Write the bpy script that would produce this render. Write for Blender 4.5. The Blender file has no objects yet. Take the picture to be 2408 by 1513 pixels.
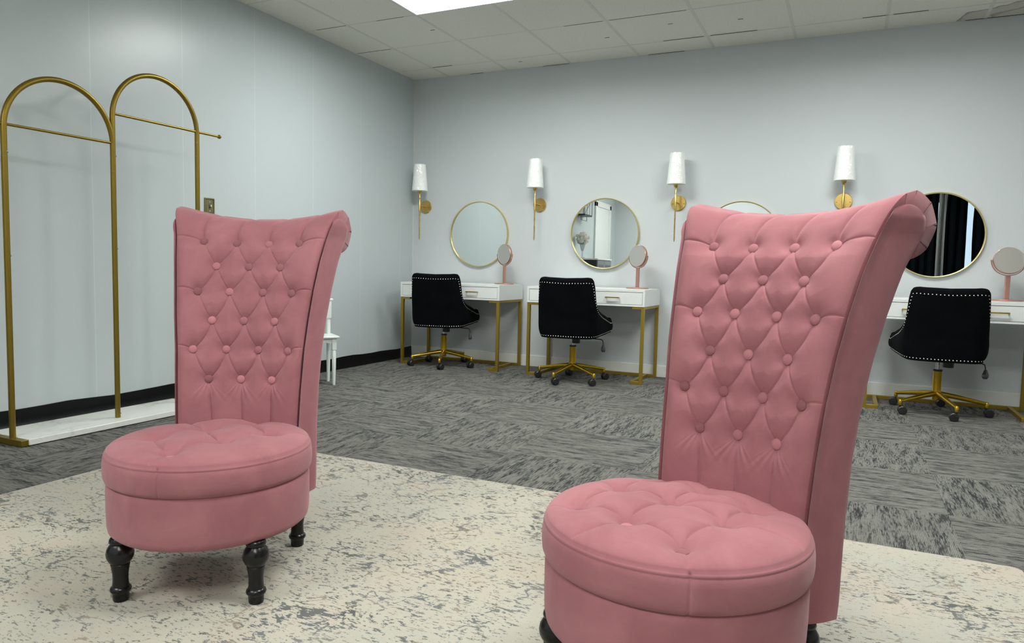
import bpy, math, random
import numpy as np
from mathutils import Vector, Matrix
PI = math.pi
D2 = bpy.data
col = bpy.context.scene.collection
scene = bpy.context.scene
random.seed(7)

# ------------------------------------------------------------------ camera
cd = D2.cameras.new('camera'); cam = D2.objects.new('camera', cd); col.objects.link(cam)
cd.sensor_width = 36.0; cd.lens = 1680.27 / 2408 * 36
cd.clip_start = .05
R_ = Vector((0.90414699, 0.42665037, 0.02208342)); U_ = Vector((-0.05166836, 0.05789038, 0.996985)); F_ = Vector((-0.4240856, 0.902562, -0.07438574))
m = Matrix((R_, U_, -F_)).transposed().to_4x4(); m.translation = Vector((3.9117, -5.9841, .8934))
cam.matrix_world = m
scene.camera = cam

# ------------------------------------------------------------------ world, exposure
w = D2.worlds.new('world'); scene.world = w; w.use_nodes = True
w.node_tree.nodes['Background'].inputs[0].default_value = (.62, .80, .95, 1)
w.node_tree.nodes['Background'].inputs[1].default_value = 1.2
scene.view_settings.view_transform = 'Standard'; scene.view_settings.look = 'None'
scene.view_settings.exposure = 0.0; scene.view_settings.gamma = 1
scene.view_settings.use_curve_mapping = False
LAMP_STRENGTH = 28.0
LAMP_COLOR = (.975, 1.0, .975)

# ------------------------------------------------------------------ material helpers
class NT:
    def __init__(s, name, **kw):
        s.m = D2.materials.new(name); s.m.use_nodes = True
        s.t = s.m.node_tree; s.b = s.t.nodes['Principled BSDF']
        for k, v in kw.items(): s.set(k, v)
    def set(s, k, v):
        k = {'color': 'Base Color', 'rough': 'Roughness', 'metal': 'Metallic', 'spec': 'Specular IOR Level', 'sheen': 'Sheen Weight',
             'sheenr': 'Sheen Roughness', 'sheent': 'Sheen Tint', 'coat': 'Coat Weight', 'normal': 'Normal', 'alpha': 'Alpha',
             'trans': 'Transmission Weight', 'sss': 'Subsurface Weight'}.get(k, k)
        i = s.b.inputs[k]
        if hasattr(v, 'is_output'): s.t.links.new(v, i)
        elif isinstance(v, tuple) and len(v) == 3 and i.type == 'RGBA': i.default_value = v + (1,)
        else: i.default_value = v
        return s
    def node(s, ty, ins=None, **props):
        n = s.t.nodes.new(ty)
        for k, v in props.items(): setattr(n, k, v)
        for k, v in (ins or {}).items():
            i = n.inputs[k]
            if hasattr(v, 'is_output'): s.t.links.new(v, i)
            elif isinstance(v, tuple) and len(v) == 3 and i.type == 'RGBA': i.default_value = v + (1,)
            else: i.default_value = v
        return n
    def math(s, op, a, b=0.0, c=0.0, clamp=False):
        n = s.node('ShaderNodeMath', {0: a, 1: b, 2: c}, operation=op, use_clamp=clamp); return n.outputs[0]
    def co(s): return s.node('ShaderNodeTexCoord').outputs['Object']
    def gco(s): return s.node('ShaderNodeNewGeometry').outputs['Position']
    def vec(s, v, scale=(1, 1, 1), rot=(0, 0, 0), loc=(0, 0, 0)):
        return s.node('ShaderNodeMapping', {'Vector': v, 'Scale': scale, 'Rotation': rot, 'Location': loc}).outputs[0]
    def noise(s, v, sc, det=2, rough=.5, dist=0, out=0):
        return s.node('ShaderNodeTexNoise', {'Vector': v, 'Scale': sc, 'Detail': det, 'Roughness': rough, 'Distortion': dist}).outputs[out]
    def ramp(s, f, stops, interp='LINEAR'):
        n = s.node('ShaderNodeValToRGB', {0: f}); r = n.color_ramp; r.interpolation = interp
        while len(r.elements) < len(stops): r.elements.new(.5)
        for e, (p_, c_) in zip(r.elements, stops):
            e.position = p_; e.color = (c_, c_, c_, 1) if not isinstance(c_, tuple) else c_ + (1,)
        return n.outputs[0]
    def mix(s, f, a, b, mode='MIX'):
        n = s.node('ShaderNodeMix', data_type='RGBA', blend_type=mode)
        for k, v in ((0, f), (6, a), (7, b)):
            i = n.inputs[k]
            if hasattr(v, 'is_output'): s.t.links.new(v, i)
            elif isinstance(v, tuple): i.default_value = v + (1,)
            else: i.default_value = v
        return n.outputs[2]
    def sep(s, v): return s.node('ShaderNodeSeparateXYZ', {0: v}).outputs
    def comb(s, x, y, z): return s.node('ShaderNodeCombineXYZ', {0: x, 1: y, 2: z}).outputs[0]
    def bump(s, h, st=.2, d=.01):
        return s.set('normal', s.node('ShaderNodeBump', {'Height': h, 'Strength': st, 'Distance': d}).outputs[0])

def simple(name, color, rough=.5, metal=0., var=.0, vs=20, bump=0., bs=200, **kw):
    n = NT(name, rough=rough, metal=metal, **kw)
    if var:
        v = n.noise(n.co(), vs, 4)
        n.set('color', n.mix(v, tuple(c * (1 - var) for c in color), tuple(min(1, c * (1 + var)) for c in color)))
    else: n.set('color', color)
    if bump: n.bump(n.noise(n.co(), bs, 3), bump, .002)
    return n.m

# wall paint ------------------------------------------------------------------
def wall_mat(name, color, seams=False, rough=.42):
    n = NT(name, rough=rough, spec=.4)
    P = n.gco(); v = n.noise(P, 1.3, 4)
    c = n.mix(v, tuple(x * .97 for x in color), tuple(x * 1.03 for x in color))
    fine = n.noise(P, 240, 2); big = n.noise(n.vec(P, (1, 1.6, .5)), 2.2, 2)
    h = n.math('ADD', n.math('MULTIPLY', fine, .02), n.math('MULTIPLY', big, .9))
    if seams:
        y = n.sep(P)[1]
        fr = n.math('FRACT', n.math('DIVIDE', n.math('ADD', y, 10.374), .6155))
        d = n.math('ABSOLUTE', n.math('SUBTRACT', fr, .5))
        line = n.math('LESS_THAN', d, .0035)
        c = n.mix(n.math('MULTIPLY', line, .35), c, (.72, .78, .77))
    n.set('color', c)
    n.bump(h, .12, .03)
    return n.m

WALL = (.50, .555, .565)
M = {}
M['wall_left'] = wall_mat('pale_grey_blue_panel_paint', WALL, True, .30)
M['wall_back'] = wall_mat('pale_grey_wall_paint', (.60, .635, .65), False, .5)

def ceiling_mat():
    n = NT('ceiling_tile', rough=.9, spec=.1); P = n.gco()
    base = n.mix(n.noise(P, .9, 3), (.80, .79, .72), (.85, .84, .765))
    sp = n.noise(P, 150, 2, .6)
    base = n.mix(n.math('MULTIPLY', n.math('GREATER_THAN', sp, .665), .45), base, (.25, .25, .22))
    # water stain near the far right of the back wall
    q = n.sep(P)
    dx = n.math('DIVIDE', n.math('SUBTRACT', q[0], 5.15), .66); dy = n.math('DIVIDE', n.math('ADD', q[1], .02), .30)
    r = n.math('SQRT', n.math('ADD', n.math('MULTIPLY', dx, dx), n.math('MULTIPLY', dy, dy)))
    r = n.math('ADD', r, n.math('MULTIPLY', n.math('SUBTRACT', n.noise(P, 6, 3), .5), .35))
    ring = n.ramp(r, [(0, .25), (.55, .35), (.62, .9), (.66, .35), (.93, .45), (.985, 1.), (1.0, 0)])
    base = n.mix(n.math('MULTIPLY', ring, .75), base, (.20, .155, .085))
    n.set('color', base); n.bump(n.noise(P, 300, 2), .15, .002)
    return n.m
M['ceiling'] = ceiling_mat()
M['grid'] = simple('grid_white_metal', (.72, .71, .65), .7)

def carpet_mat():
    n = NT('carpet_tile', rough=1., spec=.05); P = n.gco(); q = n.sep(P)
    tx = n.math('DIVIDE', n.math('SUBTRACT', q[0], 4.295), .61); ty = n.math('DIVIDE', n.math('ADD', q[1], 1.67), .61)
    ix = n.math('FLOOR', tx); iy = n.math('FLOOR', ty)
    par = n.math('MODULO', n.math('ADD', n.math('ADD', ix, iy), 101), 2)       # 0 / 1 quarter turned
    # along / across axes
    al = n.node('ShaderNodeMix', {0: par, 2: q[0], 3: q[1]}).outputs[0]
    ac = n.node('ShaderNodeMix', {0: par, 2: q[1], 3: q[0]}).outputs[0]
    off = n.math('ADD', n.math('MULTIPLY', ix, 7.31), n.math('MULTIPLY', iy, 3.77))
    v1 = n.comb(n.math('ADD', n.math('MULTIPLY', al, 24.), off), n.math('MULTIPLY', ac, 190.), off)
    s1 = n.noise(v1, 1.0, 3, .65)
    v2 = n.comb(n.math('ADD', n.math('MULTIPLY', al, 6.), off), n.math('MULTIPLY', ac, 34.), off)
    s2 = n.noise(v2, 1.0, 3, .6)
    sp = n.noise(P, 420, 2, .6)
    s = n.math('ADD', n.math('MULTIPLY', s1, .55), n.math('MULTIPLY', s2, .38))
    s = n.math('ADD', s, n.math('MULTIPLY', sp, .22))
    f = n.ramp(s, [(.505, 0.), (.58, .75), (.68, 1.)])
    rib = n.math('MULTIPLY', n.math('ADD', n.math('SINE', n.math('MULTIPLY', ac, 2 * PI / .0052)), 1.), .5)
    c = n.mix(f, (.040, .043, .044), (.285, .28, .252))
    tint = n.noise(P, 2.5, 3)
    c = n.mix(n.math('MULTIPLY', n.math('GREATER_THAN', tint, .5), .15), c, (.16, .145, .13))
    c = n.mix(n.math('MULTIPLY', rib, .62), c, (.028, .03, .03))
    n.set('color', c)
    n.bump(n.math('ADD', rib, sp), .5, .003)
    return n.m
M['carpet'] = carpet_mat()

def rug_mat():
    n = NT('distressed_rug', rough=1., spec=.03, sheen=.08); P = n.gco()
    base = n.mix(n.ramp(n.noise(P, 1.6, 3), [(.35, 0.), (.65, 1.)]), (.435, .402, .322), (.385, .373, .318))
    base = n.mix(n.math('MULTIPLY', n.ramp(n.noise(P, 3.1, 4, .6), [(.52, 0.), (.66, 1.)]), .45), base, (.47, .375, .295))
    # curling vines: warped contour lines of a noise field make the flecks denser along them
    warp = n.noise(P, 6, 2, out=1)
    wv = n.node('ShaderNodeVectorMath', {0: warp, 3: .17}, operation='SCALE').outputs[0]
    Pw = n.node('ShaderNodeVectorMath', {0: P, 1: wv}, operation='ADD').outputs[0]
    f1 = n.noise(n.vec(Pw, (1, 1.2, 1)), 8, 1.5, .5)
    con = n.math('ABSOLUTE', n.math('SUBTRACT', n.math('FRACT', n.math('MULTIPLY', f1, 5.)), .5))
    vine = n.ramp(con, [(.03, 1.), (.12, 0.)])
    leaf = n.ramp(n.noise(n.vec(Pw, (1, 1.5, 1)), 24, 2, .6), [(.55, 0.), (.62, 1.)])
    area = n.ramp(n.noise(P, 3.6, 3, .6), [(.40, 0.), (.62, 1.)])
    area2 = n.ramp(n.noise(n.vec(P, (1, 1, 1), (0, 0, 0), (5, 3, 1)), 5.1, 2, .5), [(.42, 0.), (.58, 1.)])
    v = n.noise(n.vec(P, (.45, 1.25, 1)), 122, 3, .6)
    v = n.math('ADD', n.math('MULTIPLY', v, .75), n.math('MULTIPLY', n.noise(P, 260, 2, .6), .25))
    on = n.math('ADD', n.math('MULTIPLY', n.math('MULTIPLY', vine, n.math('ADD', n.math('MULTIPLY', area2, .75), .25)), .125), n.math('MULTIPLY', n.math('MULTIPLY', leaf, area), .115))
    on = n.math('ADD', on, n.math('MULTIPLY', n.math('ADD', area, area2), .030))
    mk = n.ramp(n.math('ADD', v, on), [(.602, 0.), (.625, 1.)])
    dk = n.mix(n.ramp(n.noise(P, 5., 2), [(.4, 0.), (.62, 1.)]), (.042, .050, .044), (.085, .098, .105))
    dk = n.mix(n.ramp(n.noise(P, 11., 2), [(.56, 0.), (.64, .8)]), dk, (.26, .20, .14))
    c = n.mix(n.math('MULTIPLY', mk, n.math('ADD', .74, n.math('MULTIPLY', area, .24))), base, dk)
    pile = n.noise(P, 500, 2, .6)
    c = n.mix(.10, c, n.mix(pile, (.25, .25, .22), (.85, .83, .78)))
    n.set('color', c); n.bump(n.math('ADD', pile, n.math('MULTIPLY', mk, -.5)), .5, .003)
    return n.m
M['rug'] = rug_mat()

def velvet_mat(name, c0, c1, sheen=.9, st=(.95, .75, .77), vary=False):
    n = NT(name, rough=.85, spec=.15, sheenr=.45)
    n.set('sheen', sheen); n.set('Sheen Tint', st)
    P = n.co()
    v = n.ramp(n.noise(P, 7, 4, .6, .6), [(.34, 0.), (.68, 1.)])
    w2 = n.noise(n.vec(P, (1, 1, 3)), 90, 3, .6)
    c = n.mix(v, c0, c1)
    c = n.mix(n.math('MULTIPLY', w2, .22), c, tuple(x * .72 for x in c0))
    if vary: c = n.mix(n.node('ShaderNodeObjectInfo').outputs['Random'], tuple(x * .72 for x in c0), tuple(min(1, x * 1.22) for x in c1))
    n.set('color', c)
    n.bump(n.math('ADD', n.noise(P, 900, 2, .6), n.math('MULTIPLY', n.noise(P, 60, 3), .8)), .12, .0015)
    return n.m
M['velvet'] = velvet_mat('dusty_pink_velvet', (.305, .118, .132), (.372, .154, .169), .22)
M['button_velvet'] = velvet_mat('dusty_pink_button_velvet', (.305, .118, .132), (.372, .154, .169), .22, vary=True)
M['black_velvet'] = velvet_mat('black_velvet', (.0016, .002, .0025), (.003, .0035, .0045), .008, (.5, .6, .75))
M['black_velvet'].node_tree.nodes['Principled BSDF'].inputs['Specular IOR Level'].default_value = .06
M['black_wood'] = simple('black_lacquered_wood', (.004, .004, .004), .27, spec=.4, bump=.05, bs=40)
def gold_mat(name, c, rough, metal=.85, aniso=False):
    n = NT(name, rough=rough, metal=metal)
    P = n.co(); v = n.noise(P, 5, 2)
    n.set('color', n.mix(v, tuple(x * .92 for x in c), c))
    n.set('rough', n.math('ADD', n.math('MULTIPLY', n.noise(P, 9, 2), .06), rough - .03))
    return n.m
M['gold_paint'] = gold_mat('antique_gold_paint', (.255, .175, .024), .38, .75)
M['desk_gold'] = gold_mat('satin_gold_metal', (.36, .245, .032), .42, .7)
M['chair_gold'] = gold_mat('polished_gold_metal', (.56, .36, .03), .22, .9)
M['brass'] = gold_mat('brushed_brass', (.62, .43, .14), .27, .95)
M['frame_gold'] = gold_mat('pale_gold_frame', (.70, .58, .25), .3, .8)
M['old_brass'] = simple('antique_brass', (.24, .22, .11), .35, .8, var=.5, vs=180, bump=.5, bs=200)
M['white_lacq'] = simple('white_lacquer', (.74, .765, .745), .28, spec=.5, var=.02, vs=3)
M['white_paint'] = simple('white_chair_paint', (.72, .77, .74), .35)
M['gap'] = simple('dark_gap', (.05, .05, .05), .8)
M['mirror'] = simple('mirror_glass', (.86, .90, .89), .0, 1.)
M['rose_gold'] = gold_mat('rose_gold', (.60, .33, .27), .34, .75)
M['satin_rim'] = simple('satin_rim', (.62, .60, .56), .3, .7)
M['chrome'] = simple('chrome', (.55, .56, .58), .15, 1.)
M['nail'] = simple('silver_nail', (.85, .83, .78), .25, .75)
M['black_plastic'] = simple('black_plastic', (.012, .012, .013), .38, bump=.1, bs=80)
M['rubber'] = simple('black_rubber_baseboard', (.003, .0035, .004), .38, spec=.25, bump=.35, bs=5)
M['base_white'] = simple('worn_white_trim', (.78, .79, .75), .4, var=.06, vs=6)
M['shade'] = simple('white_lamp_shade', (.84, .86, .84), .7, var=.02, vs=40)
def marble_mat():
    n = NT('white_marble_board', rough=.28); P = n.co()
    f = n.noise(n.vec(P, (1, .8, 1), (0, 0, .5)), 3.4, 5, .62, 1.4)
    v = n.ramp(n.math('ABSOLUTE', n.math('SUBTRACT', f, .5)), [(.0, 1.), (.022, .35), (.05, 0.)])
    f2 = n.noise(P, 7, 4, .6, .8)
    v = n.math('MULTIPLY', v, n.ramp(n.noise(P, 2.3, 2), [(.42, .1), (.6, 1.)]))
    c = n.mix(n.math('MULTIPLY', v, .6), n.mix(n.math('MULTIPLY', f2, .25), (.74, .75, .71), (.60, .62, .59)), (.30, .31, .30))
    n.set('color', c); return n.m
M['marble'] = marble_mat()
def wrap_mat():
    m_ = D2.materials.new('crinkled_clear_plastic'); m_.use_nodes = True; t = m_.node_tree
    for x in list(t.nodes): t.nodes.remove(x)
    o = t.nodes.new('ShaderNodeOutputMaterial'); mx = t.nodes.new('ShaderNodeAddShader'); tr = t.nodes.new('ShaderNodeBsdfTransparent')
    gl = t.nodes.new('ShaderNodeBsdfGlossy'); gl.inputs['Roughness'].default_value = .12
    gl.inputs['Color'].default_value = (.16, .16, .16, 1)
    tr.inputs[0].default_value = (1, 1, 1, 1)
    tc = t.nodes.new('ShaderNodeTexCoord'); nz = t.nodes.new('ShaderNodeTexNoise'); nz.inputs['Scale'].default_value = 16
    nz.inputs['Detail'].default_value = 2; nz.inputs['Distortion'].default_value = 1.8
    bp = t.nodes.new('ShaderNodeBump'); bp.inputs['Strength'].default_value = 1.; bp.inputs['Distance'].default_value = .03
    t.links.new(tc.outputs['Object'], nz.inputs[0]); t.links.new(nz.outputs[0], bp.inputs['Height'])
    t.links.new(bp.outputs[0], gl.inputs['Normal'])
    t.links.new(tr.outputs[0], mx.inputs[0]); t.links.new(gl.outputs[0], mx.inputs[1])
    t.links.new(mx.outputs[0], o.inputs[0]); return m_
M['wrap'] = wrap_mat()
def lamp_mat():
    n = NT('lit_lamp_diffuser', color=(.9, .92, .9), rough=.5)
    n.set('Emission Color', LAMP_COLOR); n.set('Emission Strength', LAMP_STRENGTH); return n.m
M['lamp'] = lamp_mat()
M['lamp_body'] = simple('white_lamp_enamel', (.82, .84, .82), .35)
M['curtain'] = simple('black_curtain', (.0025, .004, .005), 1., spec=.03, var=.3, vs=6)
M['sheer'] = simple('grey_sheer_curtain', (.17, .18, .175), .9)
M['grey_wood'] = simple('grey_painted_wood', (.20, .22, .23), .5)
M['dark_glass'] = simple('dark_cabinet_glass', (.03, .035, .04), .08)
M['petal'] = simple('cream_petals', (.75, .73, .64), .9, var=.15, vs=60)
M['clear'] = simple('clear_vase_glass', (.75, .82, .84), .05, trans=.85)
M['pane'] = simple('window_glass', (1., 1., 1.), .0, trans=1.)
M['facet'] = simple('smoky_faceted_knob', (.05, .05, .06), .1, spec=.8)

# ------------------------------------------------------------------ mesh helpers
class MB:
    def __init__(s): s.v = []; s.f = []
    def add(s, vs, fs):
        o = len(s.v); s.v += [tuple(map(float, p)) for p in vs]; s.f += [tuple(i + o for i in f) for f in fs]; return s
    def box(s, x0, x1, y0, y1, z0, z1, M_=None):
        vs = [(x, y, z) for x in (x0, x1) for y in (y0, y1) for z in (z0, z1)]
        if M_ is not None: vs = [M_ @ Vector(p) for p in vs]
        return s.add(vs, [(0, 1, 3, 2), (4, 6, 7, 5), (0, 4, 5, 1), (2, 3, 7, 6), (0, 2, 6, 4), (1, 5, 7, 3)])
    def tube(s, path, r, seg=16, closed=False, caps=True):
        path = [Vector(p) for p in path]; n = len(path); rings = []
        rs = r if isinstance(r, (list, tuple)) else [r] * n
        up = None
        for i, p in enumerate(path):
            if closed: t = (path[(i + 1) % n] - path[i - 1])
            else: t = path[min(i + 1, n - 1)] - path[max(i - 1, 0)]
            t.normalize()
            if up is None:
                up = t.orthogonal().normalized()
            else:
                up = (up - t * up.dot(t)).normalized()
            b = t.cross(up); rings.append([p + (up * math.cos(a) + b * math.sin(a)) * rs[i] for a in [2 * PI * k / seg for k in range(seg)]])
        vs = [q for r_ in rings for q in r_]; fs = []
        for i in range(n if closed else n - 1):
            j = (i + 1) % n
            for k in range(seg):
                k2 = (k + 1) % seg; fs.append((i * seg + k, i * seg + k2, j * seg + k2, j * seg + k))
        if not closed and caps: fs += [tuple(range(seg))[::-1], tuple((n - 1) * seg + k for k in range(seg))]
        return s.add(vs, fs)
    def lathe(s, prof, seg=32, M_=None, c=(0, 0, 0), sx=1., sy=1.):
        vs = []; fs = []; n = len(prof)
        for r, z in prof:
            for k in range(seg):
                a = 2 * PI * k / seg; p = Vector((c[0] + r * sx * math.cos(a), c[1] + r * sy * math.sin(a), c[2] + z)); vs.append(M_ @ p if M_ is not None else p)
        for i in range(n - 1):
            for k in range(seg):
                k2 = (k + 1) % seg; fs.append((i * seg + k, i * seg + k2, (i + 1) * seg + k2, (i + 1) * seg + k))
        if prof[0][0] > 1e-6: fs.append(tuple(range(seg))[::-1])
        if prof[-1][0] > 1e-6: fs.append(tuple((n - 1) * seg + k for k in range(seg)))
        return s.add(vs, fs)
    def prism(s, poly, a0, a1, fn):
        n = len(poly); vs = [fn(p, a0) for p in poly] + [fn(p, a1) for p in poly]
        fs = [tuple(range(n)), tuple(range(n, 2 * n))[::-1]] + [(i, i + n, (i + 1) % n + n, (i + 1) % n) for i in range(n)]
        return s.add(vs, fs)
    def grid(s, G, flip=False):
        nu, nv = len(G), len(G[0]); vs = [p for r in G for p in r]; fs = []
        for i in range(nu - 1):
            for j in range(nv - 1):
                f = (i * nv + j, (i + 1) * nv + j, (i + 1) * nv + j + 1, i * nv + j + 1); fs.append(f[::-1] if flip else f)
        return s.add(vs, fs)
    def mesh(s, name, mat, angle=35, weld=True):
        import bmesh
        me = D2.meshes.new(name); me.from_pydata(s.v, [], s.f); 
        b = bmesh.new(); b.from_mesh(me)
        if weld: bmesh.ops.remove_doubles(b, verts=b.verts, dist=1e-6)
        bmesh.ops.recalc_face_normals(b, faces=b.faces); b.to_mesh(me); b.free()
        me.polygons.foreach_set('use_smooth', [True] * len(me.polygons))
        me.set_sharp_from_angle(angle=math.radians(angle))
        me.materials.append(mat); me.update(); return me
    def build(s, name, mat, parent=None, bevel=0, angle=35, loc=None, rz=0, seg=2):
        o = D2.objects.new(name, s.mesh(name, mat, angle)); col.objects.link(o)
        if parent: o.parent = parent
        if loc: o.location = loc
        o.rotation_euler.z = rz
        if bevel:
            b = o.modifiers.new('bevel', 'BEVEL'); b.width = bevel; b.segments = seg; b.limit_method = 'ANGLE'; b.angle_limit = math.radians(40)
        return o
def fast_grid(name, P, mat, parent=None, closed_u=False, label=None):
    """P: numpy array (nu, nv, 3) -> smooth grid object."""
    nu, nv = P.shape[:2]; idx = np.arange(nu * nv).reshape(nu, nv)
    if closed_u: a = idx; b = np.roll(idx, -1, 0); a, b = a[:, :-1], b[:, :-1]; c = np.roll(idx, -1, 0)[:, 1:]; d = idx[:, 1:]
    else: a = idx[:-1, :-1]; b = idx[1:, :-1]; c = idx[1:, 1:]; d = idx[:-1, 1:]
    F = np.stack([a, b, c, d], -1).reshape(-1, 4)
    me = D2.meshes.new(name); me.from_pydata(P.reshape(-1, 3).tolist(), [], F.tolist())
    me.polygons.foreach_set('use_smooth', [True] * len(me.polygons)); me.materials.append(mat); me.update()
    o = D2.objects.new(name, me); col.objects.link(o)
    if parent: o.parent = parent
    return o
def tag(o, label=None, cat=None, group=None, kind=None):
    if label: o['label'] = label
    if cat: o['category'] = cat
    if group: o['group'] = group
    if kind: o['kind'] = kind
    return o
def empty(name, loc, rz=0, label=None, cat=None, group=None):
    o = D2.objects.new(name, None); col.objects.link(o); o.location = loc; o.rotation_euler.z = rz; o.empty_display_size = .1
    return tag(o, label, cat, group)
def children(o): return [c for c in list(D2.objects) if c.parent == o]
def copy_tree(o, loc=None, rz=None, label=None, parent=None):
    c = o.copy(); col.objects.link(c)
    if parent: c.parent = parent
    if loc is not None: c.location = loc
    if rz is not None: c.rotation_euler.z = rz
    if label: c['label'] = label
    for ch in children(o): copy_tree(ch, parent=c)
    return c
def struct(o): o['kind'] = 'structure'; return o

# ------------------------------------------------------------------ room
H = 2.692; X1 = 7.2; Y0 = -8.0
struct(MB().box(-.12, X1 + .12, Y0 - .12, .12, -.1, 0).build('floor', M['carpet']))
struct(MB().box(-.12, 0, Y0 - .12, .12, 0, H + .12).build('wall_left', M['wall_left']))
struct(MB().box(0, X1, 0, .12, 0, H + .12).build('wall_back', M['wall_back']))
struct(MB().box(X1, X1 + .12, Y0 - .12, .12, 0, H + .12).build('wall_right', M['wall_back']))
WX0, WX1, WZ0, WZ1 = 4.9, 6.2, .7, 2.2
fw = MB().box(0, WX0, Y0 - .12, Y0, 0, H + .12).box(WX1, X1, Y0 - .12, Y0, 0, H + .12).box(WX0, WX1, Y0 - .12, Y0, 0, WZ0).box(WX0, WX1, Y0 - .12, Y0, WZ1, H + .12)
struct(fw.build('wall_front', M['wall_back']))
wn = MB()
for a in ((WX0, WX0 + .05, WZ0, WZ1), (WX1 - .05, WX1, WZ0, WZ1), (WX0, WX1, WZ0, WZ0 + .05), (WX0, WX1, WZ1 - .05, WZ1)): wn.box(a[0], a[1], Y0 - .09, Y0 - .03, a[2], a[3])
wn = struct(wn.build('window_1', M['white_lacq']))
MB().box(WX0 + .04, WX1 - .04, Y0 - .065, Y0 - .06, WZ0 + .04, WZ1 - .04).build('window_pane', M['pane'], wn)

# ceiling with openings for the lamps
GX0, GY0, GS = .385, -.30, .612
LAMPS = [(1.0, -2.13), (3.445, -2.13), (3.445, -4.575), (1.0, -7.02), (3.445, -7.02)]
LW, LD = 1.22, .61
def cuts(lo, hi, extra):
    s_ = sorted(set([lo, hi] + [round(e, 4) for e in extra if lo < e < hi])); return s_
xs = cuts(0, X1, [a for l in LAMPS for a in (l[0], l[0] + LW)]); ys = cuts(Y0, 0, [a for l in LAMPS for a in (l[1], l[1] + LD)])
cb = MB()
for i in range(len(xs) - 1):
    for j in range(len(ys) - 1):
        cx, cy = (xs[i] + xs[i + 1]) / 2, (ys[j] + ys[j + 1]) / 2
        if any(l[0] < cx < l[0] + LW and l[1] < cy < l[1] + LD for l in LAMPS): continue
        cb.box(xs[i], xs[i + 1], ys[j], ys[j + 1], H, H + .02)
struct(cb.build('ceiling', M['ceiling']))
struct(MB().box(-.12, X1 + .12, Y0 - .12, .12, H + .12, H + .16).build('ceiling_slab', M['gap']))
tb = MB(); gw = .011
k = 0; x = GX0
while x < X1:
    segs = [Y0] + sorted([v for l in LAMPS if l[0] + .02 < x < l[0] + LW - .02 for v in (l[1], l[1] + LD)]) + [0]
    for q in range(0, len(segs), 2): tb.box(x - gw, x + gw, segs[q], segs[q + 1], H - .0018, H + .004)
    x += GS
y = GY0
while y > Y0:
    segs = [0] + sorted([v for l in LAMPS if l[1] + .02 < y < l[1] + LD - .02 for v in (l[0], l[0] + LW)]) + [X1]
    for q in range(0, len(segs), 2): tb.box(segs[q], segs[q + 1], y - gw * .45, y + gw * .45, H - .0015, H + .004)
    y -= GS
struct(tb.build('trim_1', M['grid']))
# dark gaps where tiles sit unevenly in the grid
gp = MB()
for (xa, xb, yy) in ((.02, .36, -.915), (.66, .90, -1.527), (.40, .60, -.315), (1.9, 2.2, -.915), (2.25, 2.6, -.915), (2.60, 2.8, -.915), (2.86, 3.2, -.315), (3.9, 4.06, -.315), (4.09, 4.3, -.315), (.62, .75, -.004), (2.3, 2.6, -.003), (1.35, 1.6, -.003), (4.55, 4.95, -.003), (2.5, 2.81, -.315), (1.75, 2.2, -1.527), (.1, .38, -1.527)):
    gp.box(xa, xb, yy - .0012, yy + .0012, H - .0032, H - .0005)
struct(gp.build('trim_2', M['gap']))
mk = MB()
rnd = random.Random(4)
for (a, b_) in ((.92, -1.2), (2.62, -.68), (3.10, -.60), (2.1, -.55), (1.2, -.2)):
    mk.box(a, a + .035, b_, b_ + .008, H - .001, H + .002)
struct(mk.build('trim_3', M['gap']))

# baseboards
bl = MB(); n_ = 60
G = []
for i in range(n_ + 1):
    y = Y0 + (0 - Y0) * i / n_
    hh = .098 + .0035 * math.sin(i * 1.7) + .003 * math.sin(i * .63) + (.008 if 38 < i < 42 else 0)
    G.append([(0, y, hh), (.006, y, hh - .001), (.009, y, hh * .5), (.010, y, .02), (.022, y, .002), (0, y, 0)])
bl.grid(G); bl.f.append(tuple(range(6))); struct(bl.build('baseboard_left', M['rubber'], angle=60))
bb = MB()
bb.box(0.0, .89, -.014, 0, 0, .108).box(.89, 1.19, -.014, 0, 0, .100).box(1.19, 7.2, -.018, 0, 0, .101)
struct(bb.build('baseboard_back', M['base_white'], bevel=.003))
struct(MB().box(X1 - .015, X1, Y0, -.02, 0, .1).build('baseboard_right', M['rubber'], bevel=.003))
struct(MB().box(.02, X1 - .02, Y0, Y0 + .015, 0, .1).build('baseboard_front', M['rubber'], bevel=.003))
struct(MB().box(-.0005, .004, -.004, -.0005, .1, H - .01).build('trim_4', M['grid']))   # corner bead

# white door set in the left wall behind the camera side (seen in the second wall mirror)
dr = MB().box(.0, .035, -7.52, -7.42, 0, 2.12).box(.0, .035, -6.58, -6.48, 0, 2.12).box(0, .035, -7.52, -6.48, 2.04, 2.14)
dr = struct(dr.build('door_1', M['white_lacq'], bevel=.004))
MB().box(.002, .022, -7.42, -6.58, .01, 2.04).build('door_panel', M['white_lacq'], dr, bevel=.003)
MB().lathe([(.0, 0), (.028, 0), (.028, .006), (.011, .012), (.011, .04), (.027, .05), (.029, .065), (.018, .078), (0, .08)], 24, Matrix.Translation((.022, -6.66, 1.02)) @ Matrix.Rotation(PI / 2, 4, 'Y')).build('door_handle', M['old_brass'], dr)

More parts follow.
